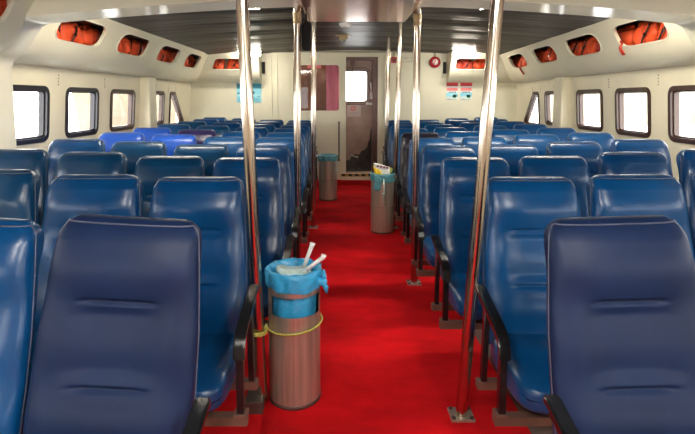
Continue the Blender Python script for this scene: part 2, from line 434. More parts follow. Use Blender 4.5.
struct('trim_4', B(-1.3, 1.9, YR - .035, YR - .002, 2.335, 2.365), M['grey'])                     # conduit ledge under the ceiling
struct('trim_5', B(-1.38, 1.93, YR - .05, YR - .002, 2.372, 2.45), M['rearpaint'])
# sliding door panel with the cabin window
dm = lambda s, t, o: (s, YR - .045 - o * -1, t)
D = bmesh.new(); hole = round_poly(rect(-.835, .005, 1.285, 2.115), .06)
dmap = lambda s, t, o: (s, YR - .05 + o, t)
holed(D, dmap, (-1.235, .127, .14, 2.322), hole, rings=3, lip=.045)
gridp(D, lambda s, t, o: (.127, YR - .05 + s, t), 0, .045, .14, 2.322, 1, 1); gridp(D, lambda s, t, o: (-1.235, YR - .05 + s, t), 0, .045, .14, 2.322, 1, 1)
gridp(D, lambda s, t, o: (s, YR - .05 + t, 2.322), -1.235, .127, 0, .045, 1, 1)
D = struct('door_1', D, M['rearpaint'])
w = bmesh.new(); loopring(w, dmap, hole, -.004, .030, .01, -.022); loopring(w, dmap, hole, .055, .075, .005, -.012); obj('window_frame', w, M['rearpaint'], D, smooth=True, angle=40)
p = bmesh.new(); fill(p, dmap, hole, .03); obj('window_pane', p, M['glassdark'], D)
bm = bmesh.new()
for x in (-1.235, -1.13): box(bm, x, x + .018, YR - .064, YR - .05, .15, 2.31)
box(bm, -1.235, .127, YR - .066, YR - .05, 2.30, 2.335); obj('edge_strip', bm, M['rearpaint'], D)
bm = T([(.0, YR - .085, .38), (.0, YR - .085, 1.08)], .013, 8); box(bm, -.016, .016, YR - .09, YR - .05, 1.05, 1.09); box(bm, -.016, .016, YR - .09, YR - .05, .36, .40)
obj('door_handle', bm, M['olddark'], D)
# cabin seen through its window
bm = bmesh.new()
gridp(bm, lambda s, t, o: (s, YR + .75, t), -1.3, -.05, 0, 2.45, 2, 2); gridp(bm, lambda s, t, o: (-1.3, YR + s, t), .01, .75, 0, 2.45, 1, 1); gridp(bm, lambda s, t, o: (-.055, YR + s, t), .17, .75, 0, 2.45, 1, 1)
struct('wall_cabin', bm, M['wood'])
bm = bmesh.new(); n = 40
a = [[bm.verts.new((-.235 + .26 * k / n, YR + .06 + .012 * math.sin(k * 1.25), z)) for k in range(n + 1)] for z in (1.22, 2.16)]
for k in range(n): bm.faces.new((a[0][k], a[0][k + 1], a[1][k + 1], a[1][k]))
bmesh.ops.solidify(bm, geom=bm.faces[:], thickness=.003)
c = tag(obj('curtain', bm, M['pink'], smooth=True), 'pink curtain hanging inside the cabin window of the sliding door', 'curtain')
s = thing('cabin_sign', 'small red sign with pale lettering stuck on top of the cabin window', 'sign', (-.45, YR - .055, 2.085))
obj('sign_plate', B(-.125, .125, .010, .016, -.028, .028), M['pinkp'], s)
bm = bmesh.new()
for k in range(7): box(bm, -.1 + k * .03, -.1 + k * .03 + .02, .006, .0095, -.014, -.008); box(bm, -.1 + k * .03, -.094 + k * .03, .006, .0095, -.014, .014)
obj('sign_lettering', bm, M['redp'], s)

# outer door inside the opening
om = lambda s, t, o: (s, YR + .13 + o, t)
D2 = bmesh.new(); oh = round_poly(rect(.02, .515, 1.462, 2.01), .055)
holed(D2, om, (-.05, .76, .09, 2.32), oh, rings=3, lip=.03)
D2 = struct('door_2', D2, M['mauve'])
w = bmesh.new(); loopring(w, om, oh, -.002, .026, .02, -.014); loopring(w, om, oh, .05, .07, .005, -.014); obj('window_frame', w, M['mauvedark'], D2, smooth=True, angle=40)
p = bmesh.new(); fill(p, om, oh, .02); obj('window_pane', p, M['glass'], D2)
bm = T([(.60, YR + .10, 1.60), (.60, YR + .06, 1.62), (.59, YR + .055, 1.78), (.585, YR + .10, 1.80)], .012, 8); box(bm, .575, .62, YR + .07, YR + .128, 1.5, 1.62); obj('door_lever', bm, M['white'], D2, smooth=True, angle=40)
bm = T([(.665, YR + .05, 1.40), (.50, YR + .07, 1.415)], [.014, .026], 10); obj('door_stay', bm, M['white'], D2, smooth=True, angle=40)
bm = T([(.25, YR + .09, 2.19), (.25, YR + .09, 1.93)], .012, 8); box(bm, .21, .29, YR + .08, YR + .125, 2.10, 2.2); obj('door_closer', bm, M['mauvedark'], D2)
# soot-blackened foot of the door: stain with its own ragged outline
bm = bmesh.new(); pts = [(.01, .14), (.61, .14), (.61, 1.0), (.585, .88), (.575, .74), (.55, .70), (.53, .60), (.48, .55), (.42, .53), (.38, .46), (.30, .47), (.24, .44), (.2, .36), (.01, .34)]
fill(bm, om, pts, -.003); obj('stain', bm, M['rust'], D2)
bm = T([(.22, YR + .11, .45), (.36, YR + .10, .41)], [.012, .018], 8); obj('scuff_bar', bm, M['grey'], D2)
# frame of the opening
bm = bmesh.new(); box(bm, .618, .7085, YR + .0, YR + .126, .136, 2.261); box(bm, .128, .618, YR + .0, YR + .126, 2.205, 2.261)
struct('trim_6', bm, M['mauvedark'])
bm = bmesh.new(); box(bm, .711, .80, YR - .03, YR - .001, .0, 2.32); box(bm, .83, .92, YR - .06, YR - .001, .0, 2.33); struct('trim_7', bm, M['rearpaint'])
# sill with worn hazard stripes
bm = B(.04, .80, YR - .09, YR - .052, .013, .14); S = struct('trim_8', bm, M['rearpaint'])
bm = bmesh.new()
for k in range(6):
    x = .06 + k * .122; prism(bm, [(x, .085), (x + .07, .085), (x + .045, .128), (x - .025, .128)], lambda s, t, o: (max(.041, s), YR - .0905 - o, t), .0005, .0015)
obj('hazard_stripe', bm, M['rust'], S)
bm = B(.041, .799, YR - .0909, YR - .0901, .08, .133); obj('hazard_band', bm, M['yellow'], S)
struct('trim_9', B(-3.0, .03, YR - .03, YR - .002, .0, .12), M['rearpaint'])

# notices and fittings on the rear wall
s = thing('no_entry_notice', 'pale notice with a red crossed circle stuck on the mauve door', 'notice', (.275, YR + .125, 1.28))
obj('notice_sheet', B(-.125, .130, 0, .003, -.105, .110), mat('notice_paper', (.55, .42, .40), .5), s)
bm = bmesh.new()
bm2 = [(.042 * math.cos(a * PI / 12), .042 * math.sin(a * PI / 12)) for a in range(24)]
loopring(bm, lambda x, z, o: (x - .01, -.001 - o, z + .045), bm2, -.006, .006, 0, .002)
prism(bm, [(-.034, -.022), (-.026, -.03), (.034, .022), (.026, .03)], lambda x, z, o: (x - .01, -.001 - o, z + .045), 0, .002)
obj('crossed_circle', bm, M['redp'], s)
bm = bmesh.new()
for k in range(3): box(bm, -.10, .10 - k * .03, -.002, 0, -.035 - k * .02, -.029 - k * .02)
obj('notice_lettering', bm, mat('notice_ink', (.38, .27, .26), .6), s)

def poster(x0, x1, z0, z1, label, kind):
    w, h = x1 - x0, z1 - z0
    s = thing('notice_sign', label, 'poster', ((x0 + x1) / 2, YR - .006, z0))
    def r(bm, a, b, c, d): box(bm, -w / 2 + a * w, -w / 2 + b * w, -.003, -.001, c * h, d * h)
    if kind == 'red':
        obj('poster_sheet', B(-w / 2, w / 2, -.001, .003, 0, h), M['paper'], s)
        for nm, m, rs in (('red_heading', 'redp', [(0, 1, .84, 1)]), ('heading_lettering', 'paper', [(.14 + .09 * k, .20 + .09 * k, .735, .775) for k in range(8)] ),
                          ('pink_panel', 'pinkp', [(.03, .97, .52, .70)]), ('red_band', 'red', [(0, 1, .79, .84)]),
                          ('blue_picture', 'lblue', [(0, 1, .18, .42)]), ('picture_figures', 'navyp', [(.2 + .11 * k, .26 + .11 * k, .40, .47 + .02 * (k % 2)) for k in range(6)]),
                          ('green_square', 'green', [(.56, .86, .12, .30)]), ('small_print', 'dblue', [(.06 + .1 * k, .12 + .1 * k, .02, .06) for k in range(9)])):
            bm = bmesh.new()
            for q in rs: r(bm, *q)
            obj(nm, bm, M[m], s)
    else:
        obj('poster_sheet', B(-w / 2, w / 2, -.001, .003, 0, h), M['lblue'], s)
        for nm, m, rs in (('blue_heading', 'dblue', [(0, 1, .73, 1)]), ('printed_figure', 'navyp', [(.02 + .05 * k, .05 + .05 * k, .44, .50 + .06 * (k % 2)) for k in range(5)] + [(.66, .72, .44, .58), (.86, .92, .30, .34), (.08, .15, .69, .72)]),
                          ('pale_band', 'paper', [(0, 1, .385, .40)]), ('print_line', 'dblue', [(.05, .95, .02 + .06 * k, .035 + .06 * k) for k in range(4)])):
            for q in rs:
                bm = bmesh.new(); r(bm, *q); obj(nm, bm, M[m], s)
poster(-1.87, -1.42, 1.435, 1.785, 'pale blue notice poster on the rear wall beneath the left locker end', 'blue')
poster(1.965, 2.175, 1.485, 1.80, 'red topped notice on the rear wall, the one nearer the aisle of the pair', 'red')
poster(2.215, 2.43, 1.485, 1.80, 'red topped notice on the rear wall, the one nearer the side wall of the pair', 'red')

s = thing('alarm_call_box', 'small square red alarm box on the rear wall beside the doorway', 'alarm box', (1.0, YR, 2.205))
obj('alarm_mount', B(-.055, .055, -.05, -.001, -.055, .055, bev=.006), M['red'], s); obj('alarm_button', B(-.03, .03, -.056, -.05, -.03, .03, bev=.002), mat('dark_red', (.16, .006, .008), .4), s)
obj('conduit', B(-.018, .018, -.03, -.002, .055, .128), M['grey'], s)
s = thing('alarm_bell', 'round red alarm bell with pale centre on the rear wall', 'alarm bell', (1.74, YR, 2.165))
def disc(prof, n=32):
    bm = bmesh.new(); rings = [[bm.verts.new((r * math.cos(2 * PI * k / n), y, r * math.sin(2 * PI * k / n))) for k in range(n)] for r, y in prof]
    for q in range(len(rings) - 1):
        for k in range(n): bm.faces.new((rings[q][k], rings[q][(k + 1) % n], rings[q + 1][(k + 1) % n], rings[q + 1][k]))
    bm.faces.new(rings[-1]); return bm
obj('bell_wall_mount', disc([(.06, -.002), (.075, -.02), (.102, -.03), (.10, -.05), (.085, -.062), (.05, -.066)]), M['red'], s, smooth=True, angle=50)
obj('bell_centre', disc([(.05, -.0665), (.046, -.074), (.02, -.078)]), M['white'], s, smooth=True)
bm = bmesh.new(); prism(bm, [(-.035, -.03), (-.012, -.035), (.0, .0), (.02, .03), (-.005, .035), (-.02, .0)], lambda x, z, o: (x - .004, -.078 - o, z), 0, .003); obj('bell_emblem', bm, M['redp'], s)
bm = B(-.018, .018, -.03, -.002, .08, .17); obj('conduit', bm, M['grey'], s)
bm = bmesh.new()
for r_ in range(2):
    for k in range(6):
        if (k * 3 + r_) % 5 == 4: continue
        x = 1.16 + k * .036; z = 2.235 - r_ * .06
        box(bm, x, x + .022, YR - .003, YR - .001, z, z + .007); box(bm, x, x + .007, YR - .003, YR - .001, z - .018 * ((k + r_) % 2), z + .02)
tag(obj('wall_stencil', bm, M['inkgreen']), 'faint two line stencilled lettering on the rear wall between alarm box and bell', 'lettering')

# ------------------------------------------------------------------ lamps
def lamp(label, loc, l=.36, w=.13, h=.07, rz=0, m='lamp'):
    t = thing('ceiling_light', label, 'ceiling light', loc, rz, group='ceiling lights')
    obj('lamp_housing', B(-l / 2 - .012, l / 2 + .012, -w / 2 - .012, w / 2 + .012, 0, .03, bev=.004), M['white'], t)
    obj('lamp_diffuser', B(-l / 2, l / 2, -w / 2, w / 2, -h, -.001, bev=.012), M[m], t)
    return t
lamp('bright white ceiling lamp at the end of the left rear locker', (-1.52, 8.60, 2.30))
lamp('bright white ceiling lamp at the end of the right rear locker', (2.12, 8.60, 2.30))
for nm, x, y in (('left front', -.50, -.2), ('right front', .90, -.2)):  # strip lamps added out of view for front brightness and seat highlights
    lamp('white ceiling lamp over the %s seats %s' % (nm, 'near the camera' if y > 0 else 'by the front windows'), (x, y, ceilz(x) - .065), 1.5, .075, .06, PI / 2, 'lampstrip')
lamp('white ceiling lamp mounted behind the beam on the left', (-1.25, 4.14, ceilz(-1.25) - .05), 1.2, .14)  # this pair is added, hidden by the beam, to light the mid cabin
lamp('white ceiling lamp mounted behind the beam on the right', (1.75, 4.14, ceilz(1.75) - .05), 1.2, .14)
t = thing('smoke_detector', 'round white smoke detector on the dark ceiling above the aisle', 'smoke detector', (.07, 5.95, 2.392))
bm = bmesh.new(); lathe(bm, [(.0, .0), (.07, .0), (.07, -.03), (.05, -.05), (.0, -.05)], 24); obj('detector_body', bm, M['white'], t, smooth=True, angle=40)
bm = bmesh.new(); lathe(bm, [(.0, -.0505), (.025, -.0505), (.02, -.06), (.0, -.06)], 16); obj('detector_grille', bm, M['grey'], t)
t = thing('ceiling_spotlight', 'small round pale fitting on the dark ceiling behind the smoke detector', 'ceiling fitting', (.06, 7.05, 2.395))
bm = bmesh.new(); lathe(bm, [(.0, .0), (.11, .0), (.11, -.02), (.06, -.03), (.06, -.075), (.0, -.08)], 24); obj('fitting_body', bm, M['tape'], t, smooth=True, angle=40)
bm = bmesh.new(); lathe(bm, [(.0, -.081), (.04, -.081), (.03, -.1), (.0, -.105)], 16); obj('fitting_lens', bm, M['grey'], t, smooth=True)

# ------------------------------------------------------------------ poles
def pole(base, top, label, boxed=False, tape=False, flange=True):
    t = thing('grab_pole', label, 'pole', base, group='stainless poles along the aisle')
    d = Vector(top) - Vector(base)
    obj('pole_tube', T([(0, 0, .006), d * .5, d], .0285, 20), M['steel'], t, smooth=True, angle=50)
    if boxed: obj('base_block', B(-.07, .018, -.09, .02, 0, .06, bev=.004), M['olddark'], t)
    else:
        obj('base_plate', B(-.055, .055, -.05, .05, 0, .012, bev=.002), M['binsteel'], t)
        for sx in (-1, 1):
            for sy in (-1, 1):
                bm = bmesh.new(); lathe(bm, [(0, .02), (.009, .02), (.009, .012)], 8, sx * .042, sy * .037); obj('bolt', bm, M['olddark'], t)
    bm = bmesh.new(); lathe(bm, [(.03, .02), (.055, .012), (.055, 0), (0, 0)], 20)
    for v in bm.verts: v.co = Vector((d.x, d.y, d.z - v.co.z))
    obj('top_flange', bm, M['steel'], t, smooth=True, angle=40)
    if tape:
        k = .962; bm = bmesh.new(); lathe(bm, [(.029, -.055), (.031, -.045), (.030, -.02), (.033, .01), (.030, .03), (.029, .035)], 14, d.x * k, d.y * k, wob=lambda a, i: (.003 * math.sin(a * 2.3 + i), .006 * math.sin(a * 1.1)))
        for v in bm.verts: v.co.z += d.z * k
        obj('tape_wrap', bm, M['tape'], t, smooth=True)
    return t
F = .011
pole((-.379, 2.33, F), (-.440, 2.25, 2.375), 'nearest stainless pole left of the aisle, on a dark block beside the bin', boxed=True)
pole((.576, 2.23, F), (.702, 2.18, 2.375), 'nearest stainless pole right of the aisle, leaning outward, on a square bolted plate')
pole((-.335, 3.93, F), (-.322, 3.93, 2.215), 'second stainless pole left of the aisle, taped at the top beneath the beam', tape=True)
pole((.607, 3.93, F), (.604, 3.93, 2.20), 'second stainless pole right of the aisle, taped at the top beneath the beam', tape=True)
pole((-.300, 5.70, F), (-.282, 5.70, 2.38), 'third stainless pole left of the aisle, in front of the cabin window')
pole((.632, 5.70, F), (.690, 5.70, 2.38), 'third stainless pole right of the aisle, behind the copper brown duct edge')
pole((.675, 7.29, F), (.718, 7.29, 2.375), 'farthest stainless pole right of the aisle, beside the red alarm box')
# black cloth hanging at the second left pole
bm = bmesh.new()
rings = []
prof_c = [(2.20, .005, .005), (2.10, .006, .006), (2.082, .028, .016), (2.06, .036, .022), (1.98, .036, .022), (1.92, .038, .022), (1.89, .032, .02), (1.875, .012, .01)]
for z, a, b in prof_c: rings.append([bm.verts.new((-.252 + (a * .92 + .004 * math.sin(k * 2 + z * 40)) * math.cos(2 * PI * k / 20), 3.93 + b * math.sin(2 * PI * k / 20), z)) for k in range(20)])
for q in range(len(rings) - 1):
    for k in range(20): bm.faces.new((rings[q][k], rings[q][(k + 1) % 20], rings[q + 1][(k + 1) % 20], rings[q + 1][k]))
bm.faces.new(rings[0]); bm.faces.new(rings[-1])
hc = tag(obj('hanging_cloth_pouch', bm, M['blackcloth'], smooth=True), 'black cloth pouch hanging beneath the beam beside the second left pole', 'pouch')

# ------------------------------------------------------------------ bins
def bin_thing(loc, label, r=.128, H=.656, bag='bag', window=True, steel='binsteel', rot=0):
    t = thing('litter_bin', label, 'litter bin', loc, rot, group='steel litter bins in the aisle')
    n = 64; bm = bmesh.new(); zs = [.0, .012, .2, .44, .458, .552, .575, H - .01, H]
    def wdw(k, z0, z1):
        a = 2 * PI * (k + .5) / n; a = (a + PI / 2 - .18 + PI) % (2 * PI) - PI
        return window and abs(a) < 1.05 and z0 >= .45 and z1 <= .56
    R = [[bm.verts.new((r * math.cos(2 * PI * k / n), r * math.sin(2 * PI * k / n), z)) for k in range(n)] for z in zs]
    for q in range(len(zs) - 1):
        for k in range(n):
            if not wdw(k, zs[q], zs[q + 1]): bm.faces.new((R[q][k], R[q][(k + 1) % n], R[q + 1][(k + 1) % n], R[q + 1][k]))
    bm.faces.new(R[0][::-1])
    b = obj('bin_body', bm, M[steel], t, smooth=True, angle=50)
    bm = bmesh.new(); lathe(bm, [(r + .002, 0), (r + .004, .004), (r + .004, .014), (r + .001, .018)], 48); obj('base_ring', bm, M['olddark'], t, smooth=True)
    # bag: folded outside the rim, down inside the bin
    def wob(k, i):
        a = 2 * PI * k / 72
        g = (.005 * math.sin(a * 9 + i) + .004 * math.sin(a * 17 + 2 * i)) if i > 1 else .003 * math.sin(a * 11 + i)
        return (g if i < 9 else g * .6, (.006 * math.sin(a * 2 + .6) + .003 * math.sin(a * 7)) * (1 if i in (0, 1) else .2))
    bm = bmesh.new()
    lathe(bm, [(r + .006, H - .076), (r + .012, H - .062), (r + .010, H - .03), (r + .012, H - .012), (r + .009, H + .006), (r + .0, H + .013), (r - .010, H + .006), (r - .018, H - .03), (r - .022, H - .1), (r - .022, H - .2), (r - .03, .40), (r - .06, .34), (.0, .33)], 72, wob=wob)
    bg = obj('bin_bag', bm, M[bag], t, smooth=True)
    if bag == 'bag':
        bm = bmesh.new(); puffy(bm, (.05, .04, .035), (r + .01, -.05, H - .045), (0, .3, 0), 3, .012)
        tube(bm, [(r + .015, -.05, H - .05), (r + .03, -.052, H - .075), (r + .034, -.05, H - .105)], [.012, .014, .006], 8)
        tube(bm, [(r + .012, -.05, H - .04), (r + .024, -.055, H - .02), (r + .02, -.05, H + .012)], [.010, .012, .005], 8)
        obj('bag_knot', bm, M[bag], bg, smooth=True)
    return t
b1 = bin_thing((-.222, 2.40, F), 'nearest steel litter bin with bright blue bag, tied to the front left pole')
b2 = bin_thing((-.165, 7.36, F), 'far steel litter bin with dark teal bag beside the sliding door', r=.135, bag='bagteal', window=False, rot=1.0)
b3 = bin_thing((.488, 5.54, F), 'steel litter bin right of the aisle with teal bag and a yellow packet on top', r=.128, bag='bagteal', window=False, rot=2.2)
for t, r in ((b3, .128), (b2, .135)):
    bm = bmesh.new(); tube(bm, [((r + .006) * math.cos(a), (r + .006) * math.sin(a), .30 + .004 * math.sin(2 * a)) for a in [2 * PI * k / 36 for k in range(37)]], .0035, 6)
    if t is b3: tube(bm, [((r + .006), 0, .30), (r + .03, .02, .305)], .0035, 6)
    obj('tie_cord', bm, M['wire'], t, smooth=True)
    bm = bmesh.new(); tube(bm, [(0, -r - .006, .62), (.008, -r - .012, .5), (0, -r - .008, .4), (.006, -r - .01, .31)], [.010, .007, .005, .004], 6)
    puffy(bm, (.03, .03, .03), (0, -r - .010, .45), (0, 0, 0), 1, .005)
    obj('bag_tail', bm, M['film'], t, smooth=True)
# hanging flap of teal bag on the third bin
bm = bmesh.new(); puffy(bm, (.085, .02, .16), (-.062, -.118, .565), (0, 0, -.45), 5, .01); obj('bag_flap', bm, M['bagteal'], b3, smooth=True); b3.children[-1].rotation_euler = (0, 0, 0)
b3.rotation_euler = (0, 0, 0)
# litter in the first bin
bm = bmesh.new(); puffy(bm, (.165, .15, .06), (-.225, 2.40, F + .636), (.0, .05, .2), 8, .03, n=16); tag(obj('crumpled_plastic', bm, M['film'], smooth=True), 'crumpled clear plastic film filling the blue bagged bin', 'plastic wrap')
for k, (p0, p1, p2, lb) in enumerate((((-.170, 2.36, .675), (-.150, 2.35, .735), (-.130, 2.34, .79), 'white twisted paper roll standing upright from the blue bagged bin'),
                                       ((-.152, 2.315, .68), (-.115, 2.30, .715), (-.075, 2.285, .75), 'white twisted paper roll leaning out over the edge of the blue bagged bin'))):
    bm = T([Vector(p0) + Vector((0, 0, F)), Vector(p1) + Vector((0, 0, F)), Vector(p2) + Vector((0, 0, F)), Vector(p2) + Vector((.004, 0, F + .012))], [.011, .009, .011, .014], 10)
    tag(obj('paper_roll', bm, M['paper'], smooth=True), lb, 'paper', 'paper rolls in the blue bagged bin')
# rope round bin and pole
bm = bmesh.new(); pts = []
for k in range(0, 41):
    a = -PI * .98 + 1.72 * PI * k / 40; pts.append((-.222 + .137 * math.cos(a), 2.40 + .137 * math.sin(a), F + .388 + .006 * math.sin(a) + .012 * math.cos(a)))
pts = [(-.402, 2.272, F + .372), (-.385, 2.272, F + .374), (-.366, 2.31, F + .376)] + pts
tube(bm, pts, .0055, 8)
for k in range(2): tube(bm, [(-.3925 + .044 * math.cos(a), 2.317 + .041 * math.sin(a), F + .370 + .010 * k) for a in [2 * PI * j / 16 for j in range(17)]], .0055, 6)
tag(obj('rope', bm, M['rope'], smooth=True), 'yellow rope tying the nearest bin to the front left pole', 'rope')
# packet in bin 3
s = thing('snack_packet', 'yellow and white snack packet sticking out of the bin right of the aisle', 'packet', (.497, 5.54, F + .65), -.1)
def packet(x0, x1, z0, z1, sl, y):
    bm = bmesh.new(); n = 10; a = []
    for side in (-1, 1): a.append([[bm.verts.new((x0 + (x1 - x0) * i / n + sl * (j / n), y + side * .014 * math.sin(PI * i / n) ** .6 * math.sin(PI * j / n) ** .6 - .004 * math.sin(i), z0 + (z1 - z0) * j / n - .05 * (i / n) * (j / n))) for j in range(n + 1)] for i in range(n + 1)])
    for g in a:
        for i in range(n):
            for j in range(n): bm.faces.new((g[i][j], g[i + 1][j], g[i + 1][j + 1], g[i][j + 1]))
    return bm
obj('packet_body', packet(-.095, .085, -.03, .135, -.02, 0), M['paper'], s, smooth=True)
obj('yellow_panel', packet(-.092, -.005, -.025, .095, -.025, -.012), M['pack'], s, smooth=True)
bm = bmesh.new()
for k in range(4): box(bm, -.075 + k * .035, -.05 + k * .035, -.026, -.020, .085 - k * .006, .105 - k * .006)
obj('packet_lettering', bm, mat('plum_print', (.16, .02, .08), .5), s)
bm = bmesh.new(); puffy(bm, (.08, .05, .09), (.06, .02, .03), (0, .3, 0), 4, .02); tag(obj('crumpled_wrapper', bm, mat('green_wrapper', (.50, .55, .10), .35, var=.4, vscale=20), smooth=True), 'crumpled yellow green wrapper beside the snack packet in the bin', 'wrapper').location = (.497, 5.575, F + .65)

# ------------------------------------------------------------------ life jackets
def make_jacket(seed, mt):
    t = thing('life_jacket', '', 'life jacket', group='life jackets stowed in the lockers')
    rr = random.Random(seed)
    # local: x along the opening, -y towards the opening, z up, origin on the shelf
    for k in range(2):
        bm = bmesh.new(); puffy(bm, (.195, .12, .205), (-.085 + k * .165, -.010 - .012 * k, .128), (rr.uniform(-.2, .1), rr.uniform(-.45, .45), rr.uniform(-.15, .15)), seed + k * 5, .030, 2.8, 9)
        obj('foam_panel', bm, M[mt], t, smooth=True)
    bm = bmesh.new(); puffy(bm, (.28, .10, .08), (0, -.010, .205), (0, rr.uniform(-.25, .25), 0), seed + 9, .02, 2.6, 8); obj('collar', bm, M[mt], t, smooth=True)
    bm = bmesh.new(); x = rr.uniform(-.1, .1)
    tube(bm, [(x - .06, -.078, .03), (x - .02, -.090, .08), (x + .03, -.089, .14), (x + .06, -.078, .205)], .008, 6); obj('strap', bm, M['strap'], t, smooth=True)
    bm = bmesh.new(); puffy(bm, (.03, .014, .03), (x + .01, -.092, .115), (0, .5, 0), 1, 0, 5, 2); obj('buckle', bm, M['black'], t)
    return t
protos = [make_jacket(k + 1, 'jacket' if k != 2 else 'jacketred') for k in range(5)]
used = set()
def put_jacket(k, loc, rotz, label):
    if k in used: return dup(protos[k], loc, rotz, label)
    used.add(k); o = protos[k]; o.location = loc; o.rotation_euler = (0, 0, rotz); o['label'] = label; return o
ordn = ['first', 'second', 'third', 'fourth', 'fifth', 'sixth', 'seventh', 'eighth', 'ninth', 'tenth']
jk = 0
for side, kind, c, hw, k in openings:
    wn = 'left' if side < 0 else 'right'
    if kind == 'rear':
        x0 = wallx(side, 8.9, 1.98); xe = -1.41 if side < 0 else 1.96
        for j, dx in enumerate((-.19, .19)):
            x = (-2.03 if side < 0 else 2.40) + dx
            put_jacket(jk % 5, (x, YR - .115, 1.985), rnd.uniform(-.06, .06), 'orange life jacket in the %s rear wall locker, %s the aisle' % (wn, 'nearer' if (dx > 0) == (side < 0) else 'farther from')); jk += 1
        continue
    for j, dy in enumerate((-.215, .175, .565)):
        y = c + dy; x = wallx(side, y, 1.98) - side * (.122 + ((.12 if side < 0 else .09) if kind == 'near' else 0))
        rz = PI / 2 if side < 0 else -PI / 2
        where = 'the locker before the beam' if kind == 'near' else '%s opening behind the beam' % ordn[k]
        red = side > 0 and k in (1, 2) and kind == 'side'
        kk = 2 if (red and j == 0) else [0, 1, 3, 4][jk % 4]
        put_jacket(kk, (x, y, 1.985), rz + rnd.uniform(-.06, .06), '%s life jacket in %s, %s side, %s' % ('dark orange' if kk == 2 else 'orange', where, wn, ('nearest', 'middle', 'farthest')[j] + ' of its three')); jk += 1
# loose ties hanging out of two openings on the right
for y, lb, ln in ((8.08, 'red tie cord hanging out of the fourth right locker opening', .17), (5.0, 'red tie cord hanging out of the first right locker opening', .09)):
    bm = bmesh.new()
    for d in (0, .05):
        q = []
        for tt, off in ((.60, .02), (.545, .0), (.525, -.021), (.495, -.024), (.47, -.022), (.42 if ln < .1 else .36, -.018)):
            v = lmap(1)(y + d * (1 - tt), tt, off); q.append(v)
        tube(bm, q, .010, 6)
    tag(obj('tie_cord', bm, M['jacketred'], smooth=True), lb, 'cord')

# ------------------------------------------------------------------ seats
Hs = 1.130
def shape_w(z):
    k = [(.36, .232), (.50, .2385), (.66, .2385), (.80, .2345), (.92, .225), (1.0, .218), (1.08, .210), (1.14, .205)]
    for (a, b), (c, d) in zip(k, k[1:]):
        if z <= c: return b + (d - b) * (z - a) / (c - a)
    return k[-1][1]
def backrest_mesh():
    bm = bmesh.new(); zs = []; z0 = .40; R = .058
    nlin = 124
    for i in range(nlin): zs.append((z0 + (Hs - R - z0) * i / (nlin - 1), 0))
    for k in range(1, 11): a = PI / 2 * k / 10.5; zs.append((Hs - R + R * math.sin(a), a))
    ns = 72; rings = []
    def G(z, c, s): return math.exp(-((z - c) / s) ** 2)
    for z, ph in zs:
        fz = -.165 * (Hs - z) / .71
        af = .054 + .024 * G(z, 1.0, .075) + .012 * G(z, .77, .08) + .022 * G(z, .565, .075)
        ab = .040 + .046 * G(z, 1.062, .062) + .03 * G(z, .45, .12)
        c = fz + .052; w = shape_w(z)
        if ph: w -= R * .85 * (1 - math.cos(ph)); q = (.18 + .82 * math.cos(ph)); af *= q; ab *= q; c += .012 * math.sin(ph)
        row = []
        for j in range(ns):
            th = 2 * PI * j / ns; cs, sn = math.cos(th), math.sin(th)
            pf = 3.2 if sn < 0 else 4.5
            x = w * math.copysign(abs(cs) ** (2 / pf), cs)
            y = c + (-af if sn < 0 else ab) * abs(sn) ** (2 / pf)
            if sn < 0:
                u = abs(x) / w; fl = sm((.92 - u) / .25)
                win = sm((.115 - abs(x)) / .03)
                y += fl * win * (.017 * G(z, .897, .0065) + .016 * G(z, .655, .0065))
                y += .007 * G(z, .893, .03) * sm((.18 - abs(x)) / .09) + .006 * G(z, .655, .028) * sm((.17 - abs(x)) / .08)
                y += .022 * sm((.17 - abs(x)) / .11) * sm((z - .66) / .05) * sm((.90 - z) / .05)         # flatter centre between bolsters
                y += .008 * sm((.17 - abs(x)) / .1) * sm((.65 - z) / .05)
            row.append(bm.verts.new((x, y, z)))
        rings.append(row)
    for q in range(len(rings) - 1):
        for k in range(ns): bm.faces.new((rings[q][k], rings[q][(k + 1) % ns], rings[q + 1][(k + 1) % ns], rings[q + 1][k]))
    bm.faces.new(rings[0][::-1]); bm.faces.new(rings[-1])
    # worn piping following the front edge
    jr = 0; jl = ns // 2; it = nlin + 5
    path = [rings[i][jr].co.copy() for i in range(2, it, 4)] + [rings[it][j % ns].co.copy() for j in range(ns - 1, jl, -2)] + [rings[i][jl].co.copy() for i in range(it - 1, 2, -4)]
    for i, p in enumerate(path): path[i] = p + Vector((0, -.001, .001))
    pb = T(path, .003, 6)
    return bm, pb
def cushion_mesh():
    bm = bmesh.new(); bmesh.ops.create_cube(bm, size=2); bmesh.ops.subdivide_edges(bm, edges=bm.edges, cuts=17, use_grid_fill=True)
    for v in bm.verts:
        q = v.co.copy(); p = 5.0; l = (abs(q.x) ** p + abs(q.y) ** p + abs(q.z) ** p) ** (1 / p); q /= l
        x, y, z = q.x * .236, -.325 + q.y * .245, .390 + q.z * .068
        if q.z > 0: z += .012 * (1 - q.x ** 2) - .012 * sm((q.y + .2) * 1.2) * sm((.7 - abs(q.x)) * 3)
        if q.y < -.4: z -= .018 * sm((-.4 - q.y) / .6) * (1 if q.z > 0 else 0)
        v.co = (x, y, z)
    return bm
